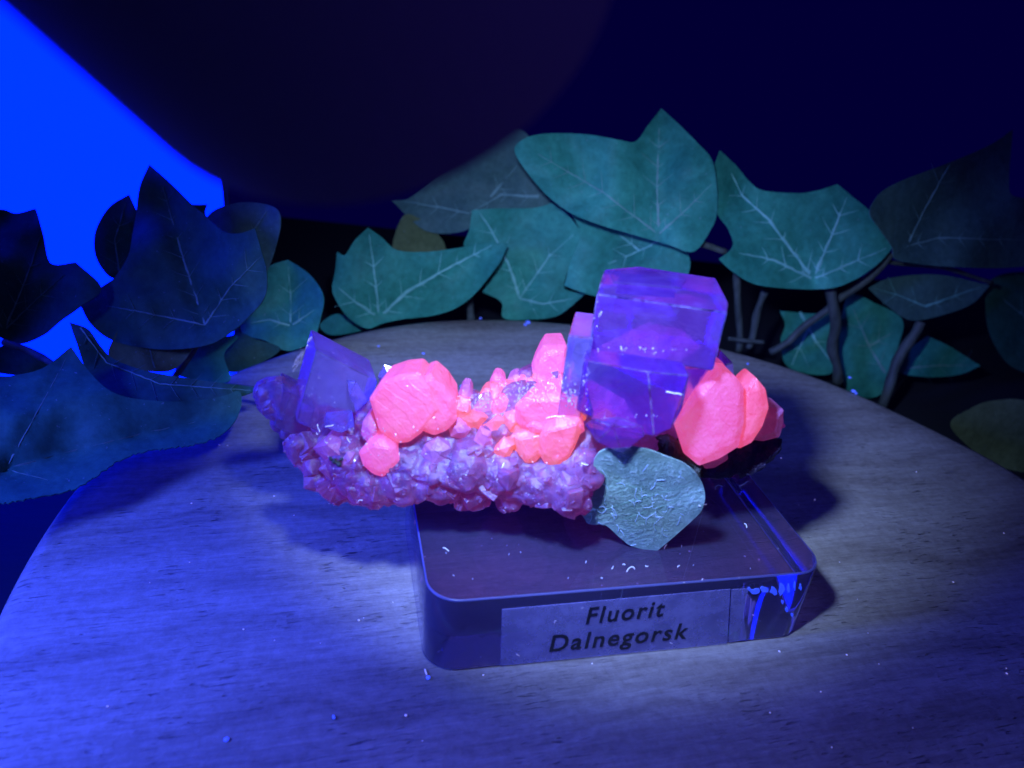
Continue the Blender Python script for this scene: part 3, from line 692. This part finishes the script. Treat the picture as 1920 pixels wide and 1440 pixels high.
# ================================================================== LEAVES
def smooth_outline(pts, step=5.0):
    """closed curve through pts; a third item marks a sharp tip"""
    n = len(pts); out = []
    P = [Vector((p[0], p[1])) for p in pts]; S = [len(p) > 2 for p in pts]
    for i in range(n):
        p0, p1, p2, p3 = P[(i - 1) % n], P[i], P[(i + 1) % n], P[(i + 2) % n]
        m1 = (p2 - p1) * .9 if S[i] else (p2 - p0) * .5
        m2 = (p2 - p1) * .9 if S[(i + 1) % n] else (p3 - p1) * .5
        L = (p2 - p1).length; m1 = m1.normalized() * min(m1.length, L * 1.2) if m1.length else m1; m2 = m2.normalized() * min(m2.length, L * 1.2) if m2.length else m2
        k = max(1, int(L / step))
        for j in range(k):
            t = j / k; t2 = t * t; t3 = t2 * t
            out.append(p1 * (2 * t3 - 3 * t2 + 1) + m1 * (t3 - 2 * t2 + t) + p2 * (-2 * t3 + 3 * t2) + m2 * (t3 - t2))
    return out

def make_leaf(parent, outline, y0, ky=(0, 0), veins=(), mat=None, vmat=None, fold=.0, rib=None, wave=.018, seed=0, thick=.005, fray=0, vw=5.0, relief=.0020, side=True, label=None, name='leaf'):
    """outline and veins in px; the leaf lies near y = y0 + ky . (px - centre)/100, folded along its rib"""
    rg = random.Random(seed * 13 + 5)
    ol = smooth_outline(outline)
    if fray:
        ol2 = []
        for p in ol:
            ol2.append(p + Vector((rg.uniform(-fray, fray) * .5, rg.uniform(-fray, fray))) if p.y > fray_y(outline) else p)
        ol = ol2
    cu = sum(p.x for p in ol) / len(ol); cv = sum(p.y for p in ol) / len(ol)
    def depth(u, v):
        y = y0 + ky[0] * (u - cu) / 100 + ky[1] * (v - cv) / 100
        for pl in ([rib] if rib else []):
            a, b = Vector(pl[0]), Vector(pl[-1]); q = Vector((u, v))
            d = abs((b - a).normalized().cross(q - a)) if (b - a).length else 0
            y -= fold * min(d, 90) / 100
        for vn in veins:                              # shallow groove along each vein
            best = 1e9
            for a, b in zip(vn[:-1], vn[1:]):
                a, b = Vector(a), Vector(b); q = Vector((u, v)); ab = b - a
                t = max(0, min(1, (q - a).dot(ab) / max(ab.length_squared, 1e-6))); best = min(best, (a + ab * t - q).length)
            y += .004 * math.exp(-(best / 14) ** 2)
        y += wave * 2 * noise.noise(Vector((u / 90 + seed * 3.1, v / 90, seed)))
        return y
    us = [p.x for p in ol]; vs = [p.y for p in ol]
    pts2 = [Vector(p) for p in ol]; g = 13
    uu = min(us)
    while uu < max(us):
        vv = min(vs)
        while vv < max(vs):
            pts2.append(Vector((uu + rg.uniform(-3, 3), vv + rg.uniform(-3, 3)))); vv += g
        uu += g
    n = len(ol)
    V, Ed, Fc, *_ = delaunay_2d_cdt(pts2, [(i, (i + 1) % n) for i in range(n)], [], 1, 1e-4)
    P3 = [PY(p.x, p.y, depth(p.x, p.y)) for p in V]
    bm = bmesh.new(); bv = [bm.verts.new(p) for p in P3]
    for f in Fc:
        if len(set(f)) >= 3:
            try: bm.faces.new([bv[i] for i in f])
            except ValueError: pass
    for x in [x for x in bm.verts if not x.link_faces]: bm.verts.remove(x)
    bmesh.ops.recalc_face_normals(bm, faces=bm.faces[:])
    bm.normal_update()
    s = sum((f.normal.dot(CAM - f.calc_center_median()) for f in bm.faces))
    if s < 0: bmesh.ops.reverse_faces(bm, faces=bm.faces[:])
    bm.normal_update()
    bmesh.ops.solidify(bm, geom=bm.faces[:], thickness=thick * .4)
    me = bpy.data.meshes.new(name); bm.to_mesh(me); bm.free()
    o = link(name, me, mat or M_LEAF, parent, smooth=True, label=label); me.set_sharp_from_angle(angle=math.radians(45))
    for vn in veins:
        w0 = vw
        if vn and isinstance(vn[0], (int, float)): w0, vn = vn[0], vn[1:]
    bm = bmesh.new()
    for k, vn in enumerate(veins):
        pl = [Vector(q) for q in vn]; fine_ = []
        for a, b in zip(pl[:-1], pl[1:]):
            m_ = max(2, int((b - a).length / 9))
            fine_ += [a.lerp(b, j / m_) for j in range(m_)]
        fine_.append(pl[-1]); N = len(fine_)
        rows = []
        for j, q in enumerate(fine_):
            t = (fine_[min(j + 1, N - 1)] - fine_[max(j - 1, 0)]).normalized(); nn = Vector((-t.y, t.x))
            wd = vw * .8 * (1 - .8 * j / (N - 1)) * rg.uniform(.5, 1.3) * (1.0 if k == 0 else .7)
            q = q + nn * rg.uniform(-.6, .6)
            ya = depth(q.x, q.y)
            rows.append([bm.verts.new(PY(*(q - nn * wd), ya - .0006)), bm.verts.new(PY(*q, ya - .0006 - relief)), bm.verts.new(PY(*(q + nn * wd), ya - .0006))])
            if side and j % 4 == 2 and j < N - 3:     # short side veins
                for sgn in (-1, 1):
                    e = q + (t * .8 + nn * sgn).normalized() * rg.uniform(12, 44); e2 = q.lerp(e, .55) + nn * rg.uniform(-2, 2)
                    pr = [q, e2, e]; rr = []
                    for jj, z in enumerate(pr):
                        wz = vw * .22 * (1 - jj * .42); yz = depth(z.x, z.y)
                        rr.append([bm.verts.new(PY(*(z - t * wz), yz - .0006)), bm.verts.new(PY(*z, yz - .0018)), bm.verts.new(PY(*(z + t * wz), yz - .0006))])
                    for r0, r1 in zip(rr[:-1], rr[1:]):
                        bm.faces.new((r0[0], r0[1], r1[1], r1[0])); bm.faces.new((r0[1], r0[2], r1[2], r1[1]))
        for r0, r1 in zip(rows[:-1], rows[1:]):
            bm.faces.new((r0[0], r0[1], r1[1], r1[0])); bm.faces.new((r0[1], r0[2], r1[2], r1[1]))
    if veins: bm_obj('vein', bm, vmat or M_VEIN, o, smooth=True)
    else: bm.free()
    return o
def fray_y(outline):
    return sum(q[1] for q in outline) / len(outline) + 20

def stem(parent, pts, r_px):
    P3 = [PY(*q) for q in pts]; fine_ = []
    for i in range(len(P3) - 1):
        p0, p1, p2, p3 = P3[max(i - 1, 0)], P3[i], P3[i + 1], P3[min(i + 2, len(P3) - 1)]
        for j in range(6):
            t = j / 6; fine_.append(.5 * ((2 * p1) + (p2 - p0) * t + (2 * p0 - 5 * p1 + 4 * p2 - p3) * t * t + (3 * p1 - p0 - 3 * p2 + p3) * t ** 3))
    fine_.append(P3[-1])
    rad = .78 * r_px * (P3[0] - CAM).dot(FWD) / FPX
    fine_ = [p + nvec(p * 9) * rad * 1.1 for p in fine_]
    bm = bmesh.new(); tube(bm, fine_, [rad * (1 + .25 * noise.noise(p * 20)) for p in fine_], 8)
    return bm_obj('stem', bm, M_STEM, parent, smooth=True)

T = 1
left = thing('ivy_sprig', 'dark blue ivy sprig at the left edge, in front of the glowing panel', 'ivy')
mid = thing('ivy_sprig', 'teal ivy sprig behind the board, between the left cube and large cube', 'ivy')
right = thing('ivy_sprig', 'teal ivy sprig with bare stems at the right, behind the board', 'ivy')

# left sprig
make_leaf(left, [(-70, 420), (0, 393), (30, 400), (66, 391, T), (80, 440), (95, 493), (142, 492, T), (190, 540), (150, 575), (112, 602), (80, 628), (35, 645), (0, 632), (-70, 610)], .72, (0, -.05), [[(8, 620), (40, 545), (60, 490), (74, 445)], [(8, 620), (70, 560), (120, 515)], [(8, 620), (-30, 560)]], M_LEAF_DARK, M_VEIN_DIM, .04, [(8, 620), (66, 391)], seed=1, vw=3)
make_leaf(left, [(280, 308, T), (262, 350), (255, 400), (248, 440), (240, 480), (215, 520), (190, 538), (150, 572, T), (172, 610), (215, 640), (300, 655), (385, 648), (430, 625), (470, 590), (497, 555), (500, 510), (490, 470), (478, 428, T), (450, 437), (420, 435), (385, 405), (358, 383), (330, 355)], .74, (-.03, -.05),
          [[(385, 610), (352, 510), (330, 440), (305, 350)], [(385, 610), (430, 540), (490, 480)], [(385, 610), (290, 590), (200, 573)]], M_LEAF_DARK, M_VEIN_DIM, .05, [(385, 610), (280, 308)], seed=2, vw=3.5, label='dark pointed leaf, largest of the left sprig')
make_leaf(left, [(241, 365, T), (205, 388), (180, 430), (177, 470), (190, 502), (216, 522), (250, 490), (262, 420)], .82, (0, -.03), [[(225, 515), (215, 450), (236, 380)]], M_LEAF_DARK, M_VEIN_DIM, seed=3, vw=2.5)
make_leaf(left, [(392, 402), (440, 381), (490, 381), (520, 393), (526, 420), (516, 465), (500, 510), (480, 545), (430, 530), (380, 450)], .86, (0, -.04), [[(440, 520), (470, 440), (500, 395)]], M_LEAF_DULL, M_VEIN_DIM, seed=4, vw=3)
make_leaf(left, [(345, 380), (360, 384), (388, 384, T), (384, 402), (400, 430), (350, 420)], .80, (0, 0), [], M_LEAF_DARK, seed=5)
make_leaf(left, [(490, 530), (505, 500), (540, 487, T), (580, 515), (606, 555), (600, 600), (590, 642, T), (540, 658), (500, 640), (450, 615)], 1.02, (0, -.06), [[(545, 612), (505, 600), (470, 605)], [(545, 612), (545, 550), (540, 500)], [(545, 612), (590, 580)]], M_LEAF, M_VEIN, .03, [(545, 612), (540, 487)], seed=6, vw=4)
make_leaf(left, [(255, 600, T), (228, 612), (210, 640), (204, 668), (240, 690), (310, 697), (342, 680), (368, 640, T), (330, 634), (290, 622)], .66, (0, -.05), [[(290, 690), (280, 650), (258, 608)]], M_LEAF_OLIVE, M_VEIN_DIM, seed=7, vw=2)
make_leaf(left, [(330, 700), (350, 660), (380, 640), (445, 630), (420, 665), (432, 712), (390, 716)], .76, (0, -.05), [], M_LEAF, seed=8)
make_leaf(left, [(440, 625), (480, 636), (525, 655), (470, 690), (432, 698), (412, 680)], .90, (0, -.05), [], M_LEAF_DARK, seed=9)
make_leaf(left, [(130, 604, T), (165, 617), (188, 648), (212, 672), (262, 692), (330, 706), (400, 716), (450, 722), (488, 729, T), (440, 747), (380, 760), (300, 764), (230, 752), (183, 720), (160, 690), (146, 650)], .50, (.02, -.10), [[(150, 615), (200, 680), (300, 720), (470, 732)]], M_LEAF_DARK, M_VEIN_DIM, seed=10, vw=2.5, label='dark leaf curling over the big front leaf')
make_leaf(left, [(-70, 720), (20, 705), (80, 690), (133, 650, T), (150, 674), (172, 702), (202, 730), (240, 745), (300, 752), (360, 752), (420, 742), (448, 733), (453, 757), (440, 790), (410, 818), (370, 832), (300, 842), (255, 850), (220, 865), (190, 885), (150, 912), (100, 927), (40, 938), (0, 944), (-70, 952)], .36, (.03, -.09),
          [[(10, 880), (120, 850), (260, 815), (420, 780)], [(10, 880), (60, 790), (125, 670)], [(10, 880), (90, 900)]], M_LEAF_BLUE, M_VEIN_DIM, .03, [(10, 880), (420, 780)], wave=.006, seed=11, fray=2.2, vw=3, relief=.0002, side=False, label='large leaf lying over the rim of the board, frayed lower edge')
make_leaf(left, [(0, 650), (40, 650), (110, 690), (60, 705), (0, 700), (-60, 690)], .62, (0, -.05), [], M_LEAF_DARK, seed=12)
make_leaf(left, [(600, 610), (625, 590), (650, 592), (692, 610), (670, 622), (620, 628)], 1.34, (0, -.04), [], M_LEAF, seed=13)
stem(left, [(5, 640, .60), (60, 660, .58), (110, 690, .52)], 8)
stem(left, [(430, 722, .60), (490, 729, .58), (520, 745, .57)], 5)
stem(left, [(385, 612, .76), (360, 660, .74), (300, 740, .70)], 7)

# middle sprig
make_leaf(mid, [(632, 472, T), (647, 478), (664, 452), (690, 427, T), (715, 445), (745, 469), (800, 472), (860, 465), (905, 456), (953, 456, T), (938, 490), (908, 530), (880, 560), (850, 580), (810, 592), (760, 598), (718, 606), (690, 616), (662, 603), (640, 580), (623, 545), (628, 510)], 1.29, (0, -.04),
          [[(710, 596), (760, 548), (830, 508), (922, 460)], [(710, 596), (703, 520), (692, 440)], [(710, 596), (665, 565), (635, 540)]], M_LEAF, M_VEIN, .05, [(710, 596), (953, 456)], seed=21, vw=6, label='teal leaf with a bright rib, tip to the right')
make_leaf(mid, [(885, 394, T), (930, 391), (1000, 390), (1035, 381, T), (1062, 400), (1092, 437, T), (1078, 480), (1062, 515), (1060, 542), (1098, 550, T), (1070, 575), (1042, 593), (1000, 599), (945, 597), (940, 567), (904, 547, T), (935, 500), (930, 470), (872, 465), (880, 430)], 1.44, (0, -.03),
          [[(975, 560), (955, 500), (920, 430), (900, 400)], [(975, 560), (1020, 570), (1075, 560)], [(975, 560), (1030, 480), (1075, 440)]], M_LEAF, M_VEIN, .03, [(975, 560), (1000, 385)], seed=22, vw=4.5, label='teal leaf standing behind the board')
make_leaf(mid, [(734, 375, T), (765, 372), (820, 330), (880, 290), (960, 240), (1000, 270), (1020, 350), (1030, 395), (930, 400), (890, 400), (880, 428), (840, 438), (800, 433), (770, 412)], 1.56, (0, -.03), [[(1010, 370), (940, 365), (880, 400)], [(880, 400), (830, 390), (750, 376)], [(920, 370), (970, 310)]], M_LEAF_DULL, M_VEIN_DIM, .05, [(1000, 330), (745, 378)], seed=23, vw=4, label='dull grey green leaf at the back')
make_leaf(mid, [(755, 406), (790, 412), (822, 440), (834, 470), (790, 485), (736, 478)], 1.52, (0, 0), [], M_LEAF_OLIVE, seed=24, label='olive leaf at the back')
make_leaf(mid, [(1050, 372), (1120, 405), (1200, 420), (1262, 445), (1292, 480), (1288, 520), (1260, 545), (1205, 562), (1120, 556), (1058, 536, T), (1070, 490), (1088, 442), (1074, 405)], 1.37, (0, -.05), [[(1260, 440), (1200, 470), (1140, 495)], [(1200, 470), (1160, 440)]], M_LEAF, M_VEIN, .02, [(1260, 440), (1060, 536)], seed=25, vw=4, label='green teal leaf below the largest leaf')
make_leaf(mid, [(965, 285), (985, 259), (1030, 250), (1100, 252), (1160, 262), (1192, 265), (1215, 235), (1240, 203, T), (1275, 235), (1310, 270), (1335, 300), (1344, 350), (1344, 400), (1332, 432), (1300, 472), (1250, 458), (1180, 438), (1120, 420), (1062, 395), (1010, 350)], 1.31, (0, -.05),
          [[(1235, 440), (1232, 350), (1236, 240)], [(1235, 440), (1130, 360), (1010, 290)], [(1235, 440), (1290, 390), (1335, 345)]], M_LEAF, M_VEIN_DIM, .04, [(1235, 440), (1238, 203)], wave=.02, seed=26, vw=4, label='largest grey teal leaf with a pointed top')
stem(mid, [(1172, 430, 1.29), (1240, 440, 1.28), (1300, 455, 1.28), (1362, 467, 1.30)], 8)
stem(mid, [(880, 545, 1.42), (885, 580, 1.42), (884, 640, 1.43)], 10)

# right sprig
make_leaf(right, [(1350, 282, T), (1339, 315), (1337, 360), (1345, 400), (1366, 430), (1374, 462), (1348, 486, T), (1375, 510), (1420, 534), (1500, 542), (1560, 540), (1602, 525), (1640, 500), (1665, 475), (1673, 458), (1655, 430), (1630, 395), (1600, 370), (1570, 345, T), (1540, 355), (1500, 362), (1430, 357), (1405, 340), (1380, 310)], 1.33, (.03, -.06),
          [[(1525, 524), (1480, 465), (1440, 410), (1392, 368), (1372, 325)], [(1525, 524), (1560, 440), (1588, 370)], [(1525, 524), (1600, 492), (1662, 466)], [(1525, 524), (1450, 488), (1385, 474)]], M_LEAF, M_VEIN, .04, [(1525, 524), (1440, 300)], seed=31, vw=7, label='teal leaf with thick bright veins')
make_leaf(right, [(1899, 243, T), (1860, 270), (1780, 305), (1700, 335), (1660, 355), (1640, 375), (1631, 400), (1650, 430), (1672, 462), (1680, 486), (1740, 497), (1850, 503), (1920, 500), (1990, 490), (1990, 385), (1920, 372), (1893, 358)], 1.40, (.08, -.04),
          [[(1700, 462), (1732, 395), (1780, 310)], [(1700, 462), (1760, 446), (1920, 450)]], M_LEAF_DULL, M_VEIN_DIM, .03, [(1700, 462), (1899, 243)], seed=32, vw=4, label='dim leaf at the far right')
make_leaf(right, [(1462, 583, T), (1530, 588), (1556, 578), (1566, 640), (1558, 700), (1480, 690), (1464, 640), (1472, 610)], 1.54, (0, -.03), [[(1500, 585), (1530, 640), (1560, 680)], [(1525, 600), (1495, 660), (1485, 685)]], M_LEAF, M_VEIN, seed=33, vw=5)
make_leaf(right, [(1590, 555), (1640, 568), (1692, 600), (1684, 650), (1668, 712), (1640, 745), (1585, 730), (1574, 650)], 1.52, (.02, -.03), [[(1660, 700), (1630, 650), (1600, 580)], [(1630, 650), (1670, 625)]], M_LEAF, M_VEIN_DIM, seed=34, vw=3.5)
make_leaf(right, [(1628, 540, T), (1670, 521), (1760, 515), (1856, 535, T), (1822, 570), (1770, 590), (1720, 601), (1695, 596), (1660, 570)], 1.46, (.04, -.05), [[(1735, 575), (1790, 555), (1840, 538)], [(1735, 575), (1690, 555), (1640, 541)]], M_LEAF_DULL, M_VEIN, seed=35, vw=2.5)
make_leaf(right, [(1740, 630, T), (1785, 652), (1838, 686, T), (1800, 702), (1740, 707), (1686, 696), (1700, 660)], 1.58, (.03, -.03), [[(1700, 690), (1760, 685), (1830, 686)]], M_LEAF, M_VEIN_DIM, seed=36, vw=2)
make_leaf(right, [(1858, 525), (1920, 510), (1995, 530), (1995, 700), (1905, 692), (1862, 640), (1848, 580)], 1.60, (.03, -.03), [[(1990, 640), (1930, 600), (1880, 560)]], M_LEAF_DARK, M_VEIN_DIM, seed=37, vw=3)
make_leaf(right, [(1784, 802), (1820, 766), (1870, 750), (1935, 760), (1990, 860), (1930, 905), (1870, 880)], 1.22, (.03, -.06), [], M_LEAF_OLIVE, seed=38)
stem(right, [(1558, 542, 1.36), (1562, 600, 1.37), (1560, 650, 1.39), (1566, 715, 1.42)], 13)
stem(right, [(1668, 478, 1.38), (1630, 520, 1.38), (1560, 575, 1.40), (1500, 620, 1.42), (1440, 660, 1.44)], 10)
stem(right, [(1725, 598, 1.44), (1700, 640, 1.42), (1680, 690, 1.40), (1655, 760, 1.38)], 13)
stem(right, [(1384, 510, 1.42), (1386, 570, 1.43), (1384, 660, 1.44)], 9)
stem(right, [(1436, 545, 1.42), (1420, 600, 1.43), (1400, 650, 1.44)], 9)
stem(right, [(1660, 492, 1.40), (1740, 500, 1.42), (1800, 510, 1.44), (1860, 528, 1.46)], 5)
stem(right, [(1362, 634, 1.40), (1400, 637, 1.40), (1432, 640, 1.40)], 5)

# ================================================================== small dusty leaf on the block
dl = thing('ivy_leaf', 'small dusty grey green leaf leaning on the block under the specimen', 'leaf')
dust_outline = [(1120, 852), (1111, 890), (1112, 928), (1091, 966, T), (1106, 983), (1135, 985), (1163, 1009), (1186, 1025), (1231, 1034, T), (1254, 1015), (1297, 977), (1316, 956), (1322, 927), (1311, 896), (1286, 871), (1250, 856), (1210, 842), (1160, 836)]
make_leaf(dl, dust_outline, .122, (.0, .038), [[(1120, 960), (1200, 935), (1310, 905)], [(1165, 975), (1240, 950), (1318, 918)], [(1150, 900), (1190, 915), (1250, 905)]], M_LEAF_DUSTY, M_VEIN_DIM, .0, None, wave=.003, seed=41, thick=.004, vw=1.6, relief=.0002, side=False, name='leaf_blade')

bpy.context.view_layer.update()
LT = [o for o in dl.children]
TREES.append(('leaf_blade', BVHTree.FromPolygons([v.co for v in LT[0].data.vertices], [p.vertices[:] for p in LT[0].data.polygons])))
BT = BVHTree.FromPolygons([blk.matrix_basis @ v.co for v in body.data.vertices], [p.vertices[:] for p in body.data.polygons]); TREES.append(('block', BT))
def fibre(bm, u, v, length, r, only=None, curl=.5, rnd=None, ang=None):
    rnd = rnd or rs; a = rnd.uniform(0, 6.28) if ang is None else ang; pts = []; k = rnd.uniform(-curl, curl); n = max(4, int(length / 4))
    for _ in range(n):
        h = first_hit(u, v, only) or (PZ(u, v, 0.0), Vector((0, 0, 1)), 0)
        pts.append(h[0] + h[1] * r * 1.2 + (CAM - h[0]).normalized() * r)
        u += math.cos(a) * length / n; v += math.sin(a) * length / n; a += k + rnd.uniform(-.35, .35)
        if rnd.random() < .15: k = rnd.uniform(-curl, curl)
    pts = [p for i, p in enumerate(pts) if i == 0 or (p - pts[i - 1]).length < .05]
    if len(pts) > 2: tube(bm, pts, r, 4)
bm = bmesh.new(); fr = random.Random(8)
for _ in range(60):
    fibre(bm, fr.gauss(1200, 55), fr.gauss(955, 34), fr.uniform(8, 30), fr.uniform(.0002, .0004), 'leaf_blade', .7, fr)
o = bm_obj('lint', bm, M_LINT, smooth=True, kind='stuff'); o['label'] = 'curly pale blue lint on the small dusty leaf'; o['category'] = 'lint'
bm = bmesh.new()
for (u, v, l) in [(1190, 1068, 26), (1215, 1062, 8), (1150, 1062, 9), (1172, 1060, 8), (1098, 1056, 5), (1250, 1022, 12), (1270, 1064, 7), (830, 1028, 18), (1318, 1086, 6), (1325, 946, 20), (1400, 990, 14), (968, 1226, 10), (1235, 1147, 9), (1040, 1168, 10), (1130, 1085, 5), (1090, 1140, 5), (1260, 1206, 6)]:
    fibre(bm, u, v, l, .0007, None, .9, fr)
for _ in range(12):
    fibre(bm, fr.uniform(820, 1480), fr.uniform(1010, 1110), fr.uniform(2, 5), .0005, 'block', .5, fr)
o = bm_obj('lint', bm, M_LINT_PALE, smooth=True, kind='stuff'); o['label'] = 'stray pale fibres lying on the acrylic block'; o['category'] = 'lint'
bm = bmesh.new()
for (u, v, l) in [(1280, 740, 36), (668, 945, 20), (650, 820, 16), (940, 880, 18), (1090, 868, 18), (1000, 820, 14), (600, 810, 20), (610, 800, 20)]:
    fibre(bm, u, v, l, .0006, None, .25, fr)
fibre(bm, 1024, 784, 40, .0006, None, .03, fr, -.45)
for _ in range(16):
    t_ = fr.uniform(0, .8); fibre(bm, 580 - 36 * t_ + fr.uniform(-2, 8), 630 + 66 * t_, fr.uniform(12, 30), .0005, None, .03, fr, 2.02)
for _ in range(24):
    fibre(bm, fr.gauss(840, 200), fr.gauss(840, 55), fr.uniform(3, 8), .0005, None, .5, fr)
bm_obj('fibres', bm, M_LINT_PALE, spec, smooth=True, kind='stuff')
# dust on the board
bm = bmesh.new(); bm2 = bmesh.new()
def speck(bm, p, s):
    bmesh.ops.create_icosphere(bm, subdivisions=1, radius=s, matrix=Matrix.Translation(p + Vector((0, 0, s * .4))) @ Matrix.Rotation(fr.uniform(0, 3), 4, 'Z') @ Matrix.Diagonal((1, fr.uniform(.4, 1), .5, 1)))
for (u, v, s) in [(901, 598, .005), (990, 606, .008), (985, 610, .006), (794, 664, .005), (710, 650, .004), (866, 726, .006), (1600, 735, .007), (1605, 739, .006), (1593, 709, .005), (1402, 683, .004), (803, 1272, .004), (626, 1346, .004), (425, 1388, .004)]:
    speck(bm, PZ(u, v, 0), s)
for _ in range(130):
    a = fr.uniform(0, 6.28); r = fr.uniform(.1, .9); speck(bm2, Vector((.3 + r * math.cos(a), .3 + r * math.sin(a) * .9, 0)), fr.uniform(.0008, .0022))
for (u, v, l) in [(800, 1266, 14), (1380, 1105, 5)]: fibre(bm2, u, v, l, .0011, 'none', .5, fr)
o = bm_obj('dust', bm, M_FLECK, kind='stuff'); o['label'] = 'glowing blue flecks of dust on the board'; o['category'] = 'dust'
o = bm_obj('dust', bm2, M_LINT_PALE, kind='stuff'); o['label'] = 'fine pale dust scattered over the board'; o['category'] = 'dust'
